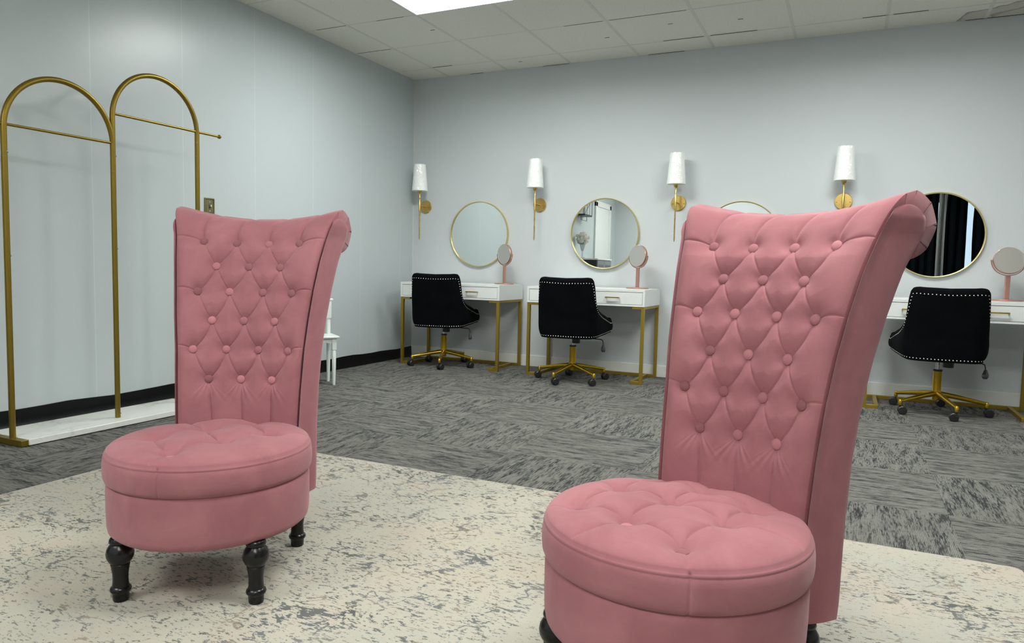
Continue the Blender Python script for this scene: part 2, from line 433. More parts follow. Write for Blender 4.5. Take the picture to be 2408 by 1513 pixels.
# ------------------------------------------------------------------ ceiling lights
def ceiling_light():
    t = empty('ceiling_light', (0, 0, 0))
    fr = MB(); a, b, e = LW, LD, .014
    z0, z1 = -.004, .095
    fr.box(0, a, 0, e, z0, z1).box(0, a, b - e, b, z0, z1).box(0, e, e, b - e, z0, z1).box(a - e, a, e, b - e, z0, z1).box(0, a, 0, b, z1, z1 + .008)
    fr.build('housing', M['lamp_body'], t)
    G = []
    for i in range(25):
        y = e + (b - 2 * e) * i / 24; u = abs(i / 12 - 1)
        G.append([(x_, y, .062 + .018 * (1 - u ** 2)) for x_ in (e, a - e)])
    MB().grid(G, True).build('diffuser', M['lamp'], t)
    return t
L0 = ceiling_light()
lamp_labels = ['lit white recessed ceiling light showing at the top edge of the photo', 'white recessed ceiling light over the right end of the vanity row, lit',
               'recessed ceiling light above the right pink chair, lit', 'recessed ceiling light behind the camera near the white door, lit', 'recessed ceiling light behind the camera in the middle of the room, lit']
for i, (x, y) in enumerate(LAMPS):
    o = L0 if i == 0 else copy_tree(L0)
    o.location = (x, y, H); tag(o, lamp_labels[i], 'ceiling light', 'recessed ceiling lights')

# ------------------------------------------------------------------ rug
def rounded_rect(x0, x1, y0, y1, r, n=8):
    pts = []
    for cx, cy, a0 in ((x1 - r, y1 - r, 0), (x0 + r, y1 - r, 90), (x0 + r, y0 + r, 180), (x1 - r, y0 + r, 270)):
        for i in range(n + 1):
            a = math.radians(a0 + 90 * i / n); pts.append((cx + r * math.cos(a), cy + r * math.sin(a)))
    return pts
rg = MB().prism(rounded_rect(1.095, 4.435, -7.2, -3.385, .03), .0, .0115, lambda p, z: (p[0], p[1], z)).build('area_rug', M['rug'], bevel=.004)
tag(rg, 'cream area rug with faded grey vine pattern under both pink chairs', 'rug')

# ------------------------------------------------------------------ pink throne chairs
PADM = []
def seg_dist(X, Y, a, b, bow=0.):
    """distance to a bowed segment a-b; returns distance and parameter"""
    ax, ay = a; bx, by = b; dx, dy = bx - ax, by - ay; L = math.hypot(dx, dy)
    t = ((X - ax) * dx + (Y - ay) * dy) / (L * L); tc = np.clip(t, 0, 1)
    nx, ny = -dy / L, dx / L
    px = ax + dx * tc + nx * bow * 4 * tc * (1 - tc); py = ay + dy * tc + ny * bow * 4 * tc * (1 - tc)
    return np.hypot(X - px, Y - py), tc
# profile of the padded front: t = arc length, y, z, half width, bow (concave), dip
PR = np.array([  # y, z, halfwidth, bow, dip
    (.206, .330, .180, .028, 0), (.207, .390, .181, .028, 0), (.217, .500, .185, .028, 0), (.233, .617, .191, .028, 0), (.250, .715, .200, .028, .0),
    (.272, .801, .209, .028, .0), (.300, .890, .221, .028, .005), (.331, .962, .234, .028, .014), (.350, 1.004, .245, .026, .024), (.368, 1.032, .255, .024, .031), (.392, 1.051, .262, .018, .036),
    (.425, 1.058, .266, .012, .038), (.465, 1.050, .270, .008, .036), (.500, 1.030, .273, .004, .027), (.520, .996, .275, .002, .015), (.512, .965, .274, .002, .006), (.482, .940, .272, .0, .0), (.440, .925, .262, 0, 0), (.405, .918, .232, 0, 0)])
def resample(PR, n):
    d = np.r_[0, np.cumsum(np.hypot(np.diff(PR[:, 0]), np.diff(PR[:, 1])))]
    # Catmull-Rom through knots
    def cr(t, k):
        i = np.clip(np.searchsorted(d, t, 'right') - 1, 0, len(d) - 2)
        tan = np.gradient(PR[:, k], d)
        h = d[i + 1] - d[i]; s = (t - d[i]) / h
        return (2 * s**3 - 3 * s**2 + 1) * PR[i, k] + (s**3 - 2 * s**2 + s) * h * tan[i] + (-2 * s**3 + 3 * s**2) * PR[i + 1, k] + (s**3 - s**2) * h * tan[i + 1]
    t = np.linspace(0, d[-1], n)
    return t, np.stack([cr(t, k) for k in range(5)], -1), d
BT, BP, BD = resample(PR, 680)
_k = np.array([(.392, 1.051), (.436, 1.060), (.492, 1.044), (.524, .994), (.490, .944), (.398, .904)]); _ki = [10, 11, 13, 14, 16, 18]
for _c in (0, 1):
    _lin = np.interp(BT, BD[_ki], _k[:, _c]); BP[:, _c] = np.where(BT > BD[10], .25 * BP[:, _c] + .75 * _lin, BP[:, _c])
def z2t(z):
    i = int(np.argmax(BP[:, 1])); return float(np.interp(z, BP[:i, 1], BT[:i]))
BTN = []
for zz, xs_ in ((.948, (-.152, -.051, .051, .152)), (.867, (-.101, 0, .101)), (.786, (-.147, -.053, .053, .147)), (.698, (-.098, 0, .098)), (.611, (-.147, -.050, .050, .147)), (.520, (-.098, 0, .098))):
    for x in xs_: BTN.append((x, z2t(zz)))
T_top = BD[10]; T_end = BD[-1]
CRE = []   # (a, b, bow, width, depth)
rows = {}
for x, t in BTN: rows.setdefault(round(t, 4), []).append(x)
rk = sorted(rows)
for ra, rb in zip(rk[:-1], rk[1:]):
    for xa in rows[ra]:
        for xb in rows[rb]:
            if abs(xa - xb) < .075:
                up_right = xb > xa
                CRE.append(((xa, ra), (xb, rb), -.010 if up_right else .002, .014 if up_right else .011, .0095 if up_right else .0042))
for t in (rk[0],):     # vertical seams down to the seat
    for x in rows[t]: CRE.append(((x, t), (x * .92 + .01, 0), .004, .009, .006))
for i, t in enumerate(rk):    # side seams
    if len(rows[t]) == 4:
        for s_ in (-1, 1):
            wv = float(np.interp(t, BT, BP[:, 2])); CRE.append(((s_ * .15, t), (s_ * (wv + .005), t + .012), .004 * s_, .008, .005))
for x in rows[rk[-1]]:    # seams over the crest
    CRE.append(((x, rk[-1]), (x * 1.10 + .030, T_top + .03), .012, .008, .010))
def build_back():
    nu = 300; t = BT; prof = BP
    U = np.linspace(-1, 1, nu)
    # denser towards the edge so the roll-over is round
    U = np.sign(U) * (1 - (1 - np.abs(U)) ** 1.15)
    X = U[:, None] * prof[None, :, 2]; T = np.broadcast_to(t[None, :], X.shape)
    e = (1 - np.abs(U))[:, None] * prof[None, :, 2]                    # distance to side edge
    Y = prof[None, :, 0] + prof[None, :, 3] * (1 - U[:, None] ** 2) ; Z = prof[None, :, 1] - prof[None, :, 4] * (1 - U[:, None] ** 2)
    P0 = np.stack([np.broadcast_to(X, T.shape), Y, Z], -1)
    du = np.gradient(P0, axis=0); dt = np.gradient(P0, axis=1); N = np.cross(dt, du); N /= np.linalg.norm(N, axis=-1, keepdims=True)
    # N should point forward (-y) at the bottom
    if N[nu // 2, 20, 1] > 0: N = -N
    after = np.clip((T - T_top) / .05, 0, 1)
    puff = .024 - .020 * np.clip((T - (T_top - .16)) / .16, 0, 1)
    h = puff * (.18 + .82 * (1 - np.exp(-(e / .010)))) * np.clip(T / .05 + .4, 0, 1)
    cut = np.zeros_like(h); groove = np.zeros_like(h)
    for a, b, bow, wd, dp in CRE:
        d, tc = seg_dist(X, T, a, b, bow)
        cut = cut + (dp * np.exp(-(d / wd) ** 1.25)) ** 3; groove = np.maximum(groove, .0019 * np.exp(-(d / .0017) ** 2))
    bt = np.zeros_like(h)
    for bx, by in BTN:
        d = np.hypot(X - bx, T - by); bt = np.maximum(bt, .0150 * np.exp(-(np.maximum(d - .0095, 0) / .020) ** 1.15))
    fade = 1 - .5 * np.clip((T - T_top + .09) / .09, 0, 1); cut = np.cbrt(cut) * fade
    flat = np.clip((.0150 - bt) / .004, 0, 1); tot = h - (np.cbrt((cut * flat) ** 3 + bt ** 3)) * (1 - np.exp(-(e / .012))) - groove * (bt < .0149)
    # small gathered wrinkles under the lowest buttons
    for bx, by in BTN:
        if by < rk[0] + .01:
            ang = (X - bx) / np.maximum(by - T, .01); msk = np.exp(-((by - T - .03) / .035) ** 2) * (T < by) * np.exp(-(ang / .8) ** 2)
            tot = tot + .0014 * np.sin(ang * 14) * msk
    # pleats on the rear of the roll near the ends
    pl = after * np.exp(-(e / .05)); tot = tot + pl * .0035 * (np.abs(np.sin((T - T_top) * 30)) - .5)
    Pn = P0 + N * tot[..., None]
    # close edges inwards
    dep = .012 + .036 * np.clip((T[:1, :, None] - T_top + .07) / .06, 0, 1)
    i0 = P0[:1] - N[:1] * dep; i1 = P0[-1:] - N[-1:] * dep
    _q = 1 - .015 - .075 * np.clip((T[:1] - T_top + .07) / .06, 0, 1); i0[..., 0] *= _q; i1[..., 0] *= _q
    Pn = np.concatenate([i0, Pn, i1], 0)
    return Pn, P0, N, tot, U
def shell_mb():
    """side panels, plug ends and rear cover as one upholstered slab"""
    FZ = [.167, .30, .39, .50, .617, .715, .801, .890, .945]
    fy = lambda z: float(np.interp(z, [.167] + list(PR[:9, 1]), [.205] + list(PR[:9, 0]))); fx = lambda z: float(np.interp(z, [.167] + list(PR[:9, 1]), [.180] + list(PR[:9, 2])))
    ry = lambda z: float(np.interp(z, [.167, .2, .4, .5, .6, .7, .8, .86, .90, .93, .955, .972], [.290, .296, .304, .308, .322, .343, .375, .398, .416, .436, .455, .463]))
    cy, cz, cr = .405, .972, .058
    def row(z):
        if z <= cz: f, r = fy(z), ry(z)
        else: hw = math.sqrt(max(0, cr * cr - (z - cz) ** 2)); k = (cz + cr - z) / cr; f, r = cy - hw + (fy(cz) - (cy - cr)) * k, cy + hw
        wf = fx(min(z, 1.01)); m = (r - f) / (cr * 2) if z > cz else 1
        p_ = [(wf + .004, f + .010 * m, z), (wf + .0045, f - .001, z), (wf + .007, f - .006 * m, z)]
        full_w = max(ry(min(z, cz)) - fy(min(z, cz)), .02)
        for k in range(1, 9):
            q = k / 8; y_ = f + (r - f) * q; u = (y_ - fy(min(z, cz))) / full_w
            p_.append((wf + .036 * min(max(u, 0), 1) + .006 * math.sin(PI * q) * m, y_, z))
        p_ += [(p_[-1][0] - .004, r + .006 * m, z), (p_[-1][0] - .016, r + .009 * m, z)]
        return p_
    b = MB()
    def loft(rings):
        n = len(rings[0]); vs = [p for r in rings for p in r]; fs = []
        for i in range(len(rings) - 1):
            for k in range(n):
                k2 = (k + 1) % n; fs.append((i * n + k, i * n + k2, (i + 1) * n + k2, (i + 1) * n + k))
        fs += [tuple(range(n)), tuple((len(rings) - 1) * n + k for k in range(n))[::-1]]
        b.add(vs, fs)
    body = []
    for z in np.linspace(.167, .93, 60):
        pts = row(z); f0 = pts[0]; hol = .055
        body.append([(0, f0[1] + hol, z), (f0[0] * .5, f0[1] + hol, z), (f0[0] * .93, f0[1] + hol * .4, z)] + pts + [(-x, y, q) for x, y, q in pts[::-1]] + [(-f0[0] * .93, f0[1] + hol * .4, z), (-f0[0] * .5, f0[1] + hol, z)])
    loft(body)
    zs = list(np.linspace(.93, cz, 14)) + [cz + cr * math.sin(PI / 2 * k / 16) for k in range(1, 16)] + [cz + cr * .9995]
    for s_ in (1, -1):
        rings = []
        for z in zs:
            pts = row(z); xi = pts[0][0] - .05
            rings.append([(s_ * x, y, q) for x, y, q in [(xi, pts[0][1] + .002, z)] + pts + [(xi, pts[-1][1], z)]])
        loft(rings)
    return b
BK, BK0, BKN, BKH, BKU = build_back()
def button_mesh():
    prof = [(0.0, .0042), (.005, .0040), (.009, .0031), (.0116, .0015), (.0124, -.0004), (.0118, -.003), (.009, -.005)]
    return MB().lathe(prof[::-1], 24).mesh('button', M['button_velvet'])
BM = button_mesh()
SR = .262; SCY = .014
def seat_top(buttons, rot):
    nr, na = 110, 640
    r = np.sqrt(np.linspace(0, 1, nr)) ; r = np.linspace(0, 1, nr) ** .8
    a = np.linspace(0, 2 * PI, na, endpoint=False)
    A, R2 = np.meshgrid(a, r, indexing='ij'); X = SR * R2 * np.cos(A); Y = SR * R2 * np.sin(A)
    z = .376 + .036 * np.sqrt(np.clip(1 - R2 ** 3.2, 0, 1)) ** .9
    edge = (1 - R2) * SR
    cut = np.zeros_like(z); gr = np.zeros_like(z)
    def seam(p, q, bow, wd, dp):
        nonlocal cut, gr
        d, _ = seg_dist(X, Y, p, q, bow); cut = np.maximum(cut, dp * np.exp(-(d / wd))); gr = np.maximum(gr, .0015 * np.exp(-(d / .002) ** 2))
    done = set(); outer = []
    for i, p in enumerate(buttons):
        for j, q in enumerate(buttons):
            if j > i and math.hypot(p[0] - q[0], p[1] - q[1]) < .17: seam(p, q, .014, .013, .013)
    for p, q in seat_edges(buttons): seam(p, q, .006, .010, .006)
    bt = np.zeros_like(z)
    for p in buttons: d = np.hypot(X - p[0], Y - p[1]); bt = np.maximum(bt, .027 * np.exp(-(np.maximum(d - .0095, 0) / .028) ** 1.1))
    cut = np.where(bt > .0269, 0, cut)
    z = z - (np.maximum(cut, bt) + .3 * np.minimum(cut, bt) * (bt < .0269)) * (1 - np.exp(-(edge / .02))) - gr * (edge > .004)
    return np.stack([X, Y, z], -1)
def seat_edges(buttons):
    out = []
    for p in buttons:
        rr = math.hypot(*p)
        if rr > .10:
            k = (SR + .002) / rr; out.append((p, (p[0] * k, p[1] * k)))
    return out
def throne_chair(loc, rz, label, sbtn, seam_a):
    t = empty('throne_chair', loc, rz, label, 'chair', 'pink tufted high-back chairs on the rug')
    # seat cushion (lid)
    na = 640; a = np.linspace(0, 2 * PI, na, endpoint=False)
    top = seat_top(sbtn, 0)
    prof = [(.263, .3752), (.2645, .3735), (.2655, .3700), (.2648, .3690), (.2662, .3675), (.2685, .350), (.2690, .330), (.2675, .315), (.2640, .306), (.2580, .3015), (.246, .300), (.10, .300)]
    side = np.stack([[(r * math.cos(x), r * math.sin(x), z) for r, z in prof] for x in a])
    da = np.abs((a - seam_a + PI) % (2 * PI) - PI); side[:, :10, :2] *= (1 - .0085 * np.exp(-(da / .0085) ** 2))[:, None, None]
    vs = np.concatenate([top, side], 1); vs[..., 1] += SCY
    fast_grid('seat_cushion', vs, M['velvet'], t, closed_u=True)
    drum = [(.0, .160), (.235, .162), (.250, .165), (.2575, .172), (.2600, .185), (.2615, .23), (.2615, .28), (.2600, .294), (.2560, .302), (.2, .304)]
    MB().lathe(drum, 128, c=(0, SCY, 0)).build('seat_base', M['velvet'], t, angle=60)
    # dark welt line under lid
    for p in sbtn:
        i = int(np.argmin(np.hypot(top[..., 0] - p[0], top[..., 1] - p[1]))); q = top.reshape(-1, 3)[i]
        b = D2.objects.new('button', BM); col.objects.link(b); b.parent = t; b.location = (q[0], q[1] + SCY, q[2] + .002)
    pd = fast_grid('backrest_padding', BK, M['velvet'], t) if not PADM else D2.objects.new('backrest_padding', PADM[0])
    if PADM: col.objects.link(pd); pd.parent = t
    PADM.append(pd.data)
    shell_mb().build('backrest_shell', M['velvet'], t, angle=50)
    # buttons on the back
    for bx, bt_ in BTN:
        j = int(np.argmin(np.abs(BT - bt_))); wv = BP[j, 2]; i = int(np.argmin(np.abs(BKU - bx / wv)))
        p = BK0[i, j] + BKN[i, j] * (BKH[i, j] + .0018); n = Vector(BKN[i, j])
        b = D2.objects.new('button', BM); col.objects.link(b); b.parent = t; b.location = p.tolist()
        b.rotation_euler = n.to_track_quat('Z', 'Y').to_euler()
    # turned legs
    lp = [(.0175, 0), (.0192, .004), (.0200, .020), (.0205, .022), (.0245, .026), (.0258, .031), (.0240, .036), (.0205, .039), (.0190, .048), (.0185, .060), (.0190, .072), (.0210, .085), (.0228, .095), (.0232, .098), (.0224, .0995), (.0232, .101), (.0280, .107), (.0325, .117), (.0335, .126), (.0315, .137), (.0265, .146), (.0225, .151), (.0245, .154), (.0260, .158), (.0245, .164), (.022, .167)]
    for lx, ly in ((-.173, -.148), (.177, -.148), (-.173, .235), (.173, .235)):
        MB().lathe([(0, 0)] + lp, 40).build('leg', M['black_wood'], t, loc=(lx, ly, 0))
    return t
G0 = .0117
b1 = [(-.036, -.158), (-.136, -.024), (.056, -.05), (-.04, .085), (.152, .052), (.056, .178), (-.142, .20), (.145, -.165)][:7]
b1 = [(x, y - SCY) for x, y in b1]
b2 = [(-.145, -.112), (-.020, -.108), (.120, -.122), (-.160, .038), (-.032, .046), (.108, .032), (-.168, .165), (-.036, .172), (.102, .150)]
b2 = [(x, y - SCY) for x, y in b2]
throne_chair((2.3343, -4.5751, G0), .4507, 'pink velvet tufted high-back chair on the left, its front legs in view', b1, -1.667)
throne_chair((3.607, -4.5614, G0), -.4279, 'pink velvet tufted high-back chair on the right, nearer the camera', b2, -.825)

# ------------------------------------------------------------------ clothes rack
def rack():
    X = .34; t = empty('clothes_rack', (X, 0, 0), 0, 'gold double-arch clothes rack with a white marble base by the left wall', 'clothes rack')
    ya, yb, yc = -3.955, -3.412, -2.868; r = .0135
    zc1, zc2 = 1.495, 1.645; R1, R2 = (yb - ya) / 2, (yc - yb) / 2
    def arch(y0, y1, zc, z0, z1, nm):
        c, rr = (y0 + y1) / 2, (y1 - y0) / 2
        pth = [(0, y0, z0), (0, y0, zc * .5), (0, y0, zc - .02)] + [(0, c - rr * math.cos(PI * k / 40), zc + rr * math.sin(PI * k / 40)) for k in range(41)]
        pth += [(0, y1, zc - .02), (0, y1, z1)]
        return MB().tube(pth, r, 20).build(nm, M['gold_paint'], t, angle=70)
    arch(ya, yb, zc1, .03, zc1 - .02, 'arch_tube')
    arch(yb, yc, zc2, .035, .03, 'arch_tube')
    MB().tube([(0, ya - .17, 1.508), (0, yb, 1.508)], .0068, 14).build('hanging_bar', M['gold_paint'], t)
    MB().tube([(0, yb, 1.664), (0, yc + .165, 1.664)], .0068, 14).build('hanging_bar', M['gold_paint'], t)
    for y, z in ((ya - .172, 1.508), (yc + .167, 1.664)):
        MB().lathe([(0, -.012), (.008, -.010), (.0125, -.003), (.0125, .004), (.007, .011), (0, .012)], 20, Matrix.Translation((0, y, z)) @ Matrix.Rotation(PI / 2, 4, 'X')).build('bar_knob', M['gold_paint'], t)
    for y in (ya, yc): MB().box(-.235, .095, y - .016, y + .016, .002, .032).build('foot_bar', M['gold_paint'], t, bevel=.002)
    mb_ = MB().box(-.225, .10, ya + .017, yc - .017, .004, .034).build('marble_base', M['marble'], t, bevel=.003)
    # screw heads and joint rings
    for y, z in ((ya, .90), (ya, 1.38), (yb, .95), (yb, 1.44), (yb, .055), (yc, 1.60), (yc, .95)):
        MB().lathe([(0, .0), (.005, 0), (.005, .0016), (0, .002)], 14, Matrix.Translation((r * .78, y + r * .55 * (1 if y < -3 else -1), z)) @ Matrix.Rotation(PI / 2, 4, 'Y')).build('screw', M['chrome'], t)
    for y, z in ((ya, 1.36), (yb, 1.36), (yc, 1.52)):
        MB().tube([(0, y, z - .0012), (0, y, z + .0012)], r + .0004, 20).build('joint_ring', M['old_brass'], t)
rack()

# ------------------------------------------------------------------ vanity desks
def desk():
    t = empty('vanity_desk', (0, 0, 0))
    W, Dp, h, ap = 1.0025, .484, .748, .1354
    e = .018; z0, z1 = h - ap, h
    c = MB().box(0, W, 0, Dp, z1 - .022, z1).box(0, W, 0, Dp, z0, z0 + .014).box(0, e, 0, Dp, z0 + .014, z1 - .022).box(W - e, W, 0, Dp, z0 + .014, z1 - .022).box(e, W - e, Dp - .02, Dp, z0 + .014, z1 - .022)
    c.build('desk_case', M['white_lacq'], t, bevel=.0015)
    MB().box(e, W - e, .022, .03, z0 + .014, z1 - .022).build('inner_panel', M['gap'], t)
    for x0, x1 in ((e + .0025, W / 2 - .0015), (W / 2 + .0015, W - e - .0025)):
        d = MB().box(x0, x1, .0025, .02, z0 + .0165, z1 - .0245).build('drawer', M['white_lacq'], t, bevel=.001)
        cx = (x0 + x1) / 2; zc = z0 + .0675
        MB().box(cx - .056, cx + .056, -.026, -.019, zc - .003, zc + .0055).box(cx - .056, cx - .049, -.026, .003, zc - .003, zc + .0035).box(cx + .049, cx + .056, -.026, .003, zc - .003, zc + .0035).build('handle', M['desk_gold'], d, bevel=.0008)
    s = .0245
    for sd in (0, 1):
        f = MB(); X = lambda a: a if not sd else W - a
        def bx(a0, a1, y0, y1, q0, q1): f.box(min(X(a0), X(a1)), max(X(a0), X(a1)), y0, y1, q0, q1)
        bx(.002, .002 + s, .004, .004 + s, 0, z0)                    # front leg
        bx(.002, .002 + s, Dp - s - .004, Dp - .004, 0, z0)            # rear leg
        bx(.002 + s, .10, .004, .004 + s, 0, s)                       # foot, inward
        bx(.10 - s, .10, .004 + s, Dp - s - .004, 0, s)               # foot, back to the stretcher
        bx(.002 + s, .10, .004, .004 + s, z0 - .020, z0)             # top plate
        bx(.002, .002 + s, .004 + s, Dp - s - .004, z0 - .020, z0)
        f.build('leg_frame', M['desk_gold'], t, bevel=.0012)
    MB().box(.002 + s, W - .002 - s, Dp - s - .004, Dp - .004, .0, s).build('stretcher', M['desk_gold'], t, bevel=.0012)
    return t
D0 = desk()
dl = ['white vanity desk with gold legs in the room corner, leftmost of the row', 'white vanity desk with gold legs between the corner desk and the right pink chair', 'white vanity desk with gold legs at the right edge, partly behind the right pink chair']
for i, (x, y) in enumerate(((.213, -.516), (1.4765, -.516), (4.03, -.612))):
    o = D0 if i == 0 else copy_tree(D0); o.location = (x, y, 0); tag(o, dl[i], 'desk', 'white vanity desks along the back wall')

# ------------------------------------------------------------------ office chairs
def catmull(pts, n):
    pts = np.array(pts, float); d = np.r_[0, np.cumsum(np.linalg.norm(np.diff(pts, axis=0), axis=1))]; tan = np.gradient(pts, d, axis=0)
    t = np.linspace(0, d[-1], n); i = np.clip(np.searchsorted(d, t, 'right') - 1, 0, len(d) - 2); h = (d[i + 1] - d[i])[:, None]; s = ((t - d[i]) / (d[i + 1] - d[i]))[:, None]
    return (2 * s**3 - 3 * s**2 + 1) * pts[i] + (s**3 - 2 * s**2 + s) * h * tan[i] + (-2 * s**3 + 3 * s**2) * pts[i + 1] + (s**3 - s**2) * h * tan[i + 1]
def office_chair():
    """faces +y, column at origin; rear of the back at y = -.25"""
    t = empty('office_chair', (0, 0, 0))
    # plan curve of the wrap (half): param s 0..1 from rear centre round to arm front
    hp = [(0, -.262), (.10, -.260), (.175, -.250), (.212, -.222), (.234, -.16), (.248, -.07), (.262, .03), (.272, .12), (.274, .170)]
    half = catmull(hp, 60); full = np.concatenate([half[::-1] * [-1, 1], half[1:]]); n = len(full)
    ds = np.linalg.norm(np.diff(full, axis=0), axis=1); S = np.r_[0, np.cumsum(ds)]; S = S - S[-1] / 2
    # height of the top edge by |s|
    ka = [0, .12, .190, .213, .226, .233, .239, .248, .265, .30, .36, .46, .56]
    kz = [.806, .810, .812, .808, .790, .752, .700, .645, .605, .572, .546, .518, .490]
    kz2 = [.362, .363, .364, .364, .365, .366, .366, .367, .368, .371, .376, .383, .392]
    sm = catmull(list(zip(ka, kz)), 200); zt = np.interp(np.abs(S), sm[:, 0], sm[:, 1]); zb = np.interp(np.abs(S), ka, kz2)
    nv = 26; tn = np.gradient(full, axis=0); nr = np.stack([tn[:, 1], -tn[:, 0]], -1); nr /= np.linalg.norm(nr, axis=1)[:, None]
    if nr[n // 2, 1] > 0: nr = -nr
    def surf(off, shrink=0):
        P = np.zeros((n, nv, 3))
        for j in range(nv):
            v = j / (nv - 1); z = zb + (zt - shrink - zb) * v
            lean = -.055 * np.clip((z - .5) / .3, 0, 1) ** 1.3 * np.clip(-full[:, 1] / .2, 0, 1)
            flare = 1 + .02 * np.clip((z - .5) / .3, 0, 1) - .07 * np.clip((.43 - z) / .07, 0, 1) ** 2
            bulge = .012 * math.sin(PI * v)
            P[:, j, 0] = (full[:, 0] + nr[:, 0] * (off + bulge)) * flare; P[:, j, 1] = (full[:, 1] + nr[:, 1] * (off + bulge)) + lean; P[:, j, 2] = z
        return P
    O = surf(0); I = surf(-.05)
    # rounded rim: cross rings around each plan position
    loops = []
    for i in range(n):
        top_o, top_i = O[i, -1], I[i, -1]; c = (top_o + top_i) / 2; rad = (top_o - top_i) / 2
        rim = [c + rad * math.cos(PI * k / 8) + np.array([0, 0, .022]) * math.sin(PI * k / 8) for k in range(1, 8)]
        bot_o, bot_i = O[i, 0], I[i, 0]
        loops.append(list(O[i]) + rim + list(I[i][::-1]))
    L = np.array(loops); mb = MB(); nn = L.shape[1]; vs = L.reshape(-1, 3).tolist(); fs = []
    for i in range(n - 1):
        for k in range(nn): k2 = (k + 1) % nn; fs.append((i * nn + k, i * nn + k2, (i + 1) * nn + k2, (i + 1) * nn + k))
    fs += [tuple(range(nn)), tuple((n - 1) * nn + k for k in range(nn))[::-1]]
    mb.add(vs, fs).build('backrest', M['black_velvet'], t, angle=70)
    # seat cushion
    seat = rounded_rect(-.215, .215, -.20, .235, .07)
    MB().prism(seat, .40, .485, lambda p, z: (p[0], p[1], z)).build('seat', M['black_velvet'], t, bevel=.022, seg=4)
    MB().prism(rounded_rect(-.20, .20, -.19, .20, .06), .372, .402, lambda p, z: (p[0], p[1], z)).build('seat_pan', M['black_plastic'], t, bevel=.004)
    # nail heads set along the outline
    def on_surface(s_, z_):
        k = float(np.clip(np.interp(s_, S, np.arange(n)), 0, n - 1.001)); i0 = int(k); f = k - i0; q = []
        for i in (i0, i0 + 1): zz = np.clip(z_, O[i, 0, 2], O[i, -1, 2]); q.append(np.array([np.interp(zz, O[i, :, 2], O[i, :, 0]), np.interp(zz, O[i, :, 2], O[i, :, 1]), zz]))
        return q[0] * (1 - f) + q[1] * f, nr[i0] * (1 - f) + nr[i0 + 1] * f
    for top in (True, False):
        nb = MB(); C2 = np.stack([S, O[:, -1, 2] if top else O[:, 0, 2]], -1); dd = np.r_[0, np.cumsum(np.linalg.norm(np.diff(C2, axis=0), axis=1))]
        ss = np.linspace(0, dd[-1], 900); C2 = np.stack([np.interp(ss, dd, C2[:, 0]), np.interp(ss, dd, C2[:, 1])], -1)
        tg = np.gradient(C2, axis=0); tg /= np.linalg.norm(tg, axis=1)[:, None]; nm = np.stack([tg[:, 1], -tg[:, 0]], -1) * (1 if top else -1)
        C3 = C2 + nm * (.021 if top else .016); keep = [0]
        for k in range(1, len(C3)):
            if np.min(np.linalg.norm(C2 - C3[k], axis=1)) > (.0195 if top else .0145) and np.linalg.norm(C3[k] - C3[keep[-1]]) > .0205: keep.append(k)
        for k in keep[1:]:
            p, nn_ = on_surface(*C3[k]); nn_ = np.array([nn_[0], nn_[1], 0]); nn_ /= np.linalg.norm(nn_)
            Mx = Matrix.Translation(p.tolist()) @ Vector(nn_.tolist()).to_track_quat('Z', 'Y').to_matrix().to_4x4()
            nb.lathe([(.0038, -.002), (.0036, .001), (.0023, .0023), (0, .0028)], 8, Mx)
        nb.build('nailhead_trim', M['nail'], t)
    # mechanism
    MB().box(-.09, .09, -.08, .10, .345, .374).build('tilt_mechanism', M['black_plastic'], t, bevel=.008)
    MB().lathe([(.030, 0), (.032, .004), (.032, .05), (.028, .056)], 20, Matrix.Translation((.045, -.085, .315)) ).build('tension_knob', M['black_plastic'], t)
    MB().tube([(.03, .0, .352), (.16, -.03, .352), (.236, -.05, .350), (.25, -.053, .343), (.255, -.055, .325), (.256, -.056, .30)], .0042, 10).build('lever_rod', M['black_plastic'], t)
    MB().lathe([(0, -.034), (.012, -.032), (.0195, -.018), (.0190, -.004), (.012, .014), (.007, .028), (.0, .030)], 8, Matrix.Translation((.257, -.056, .285))).build('lever_knob', M['facet'], t, angle=10)
    MB().lathe([(.014, .27), (.014, .35)], 20).build('gas_lift', M['chrome'], t)
    MB().lathe([(.020, .085), (.0215, .088), (.0215, .13), (.033, .132), (.0335, .140), (.0275, .143), (.0265, .15), (.0265, .275), (.0270, .277), (.0270, .283), (.020, .286)], 32).build('base_column', M['chair_gold'], t, angle=30)
    MB().lathe([(.0262, .2765), (.0278, .278), (.0278, .288), (.015, .290)], 32).build('column_collar', M['black_plastic'], t)
    return t
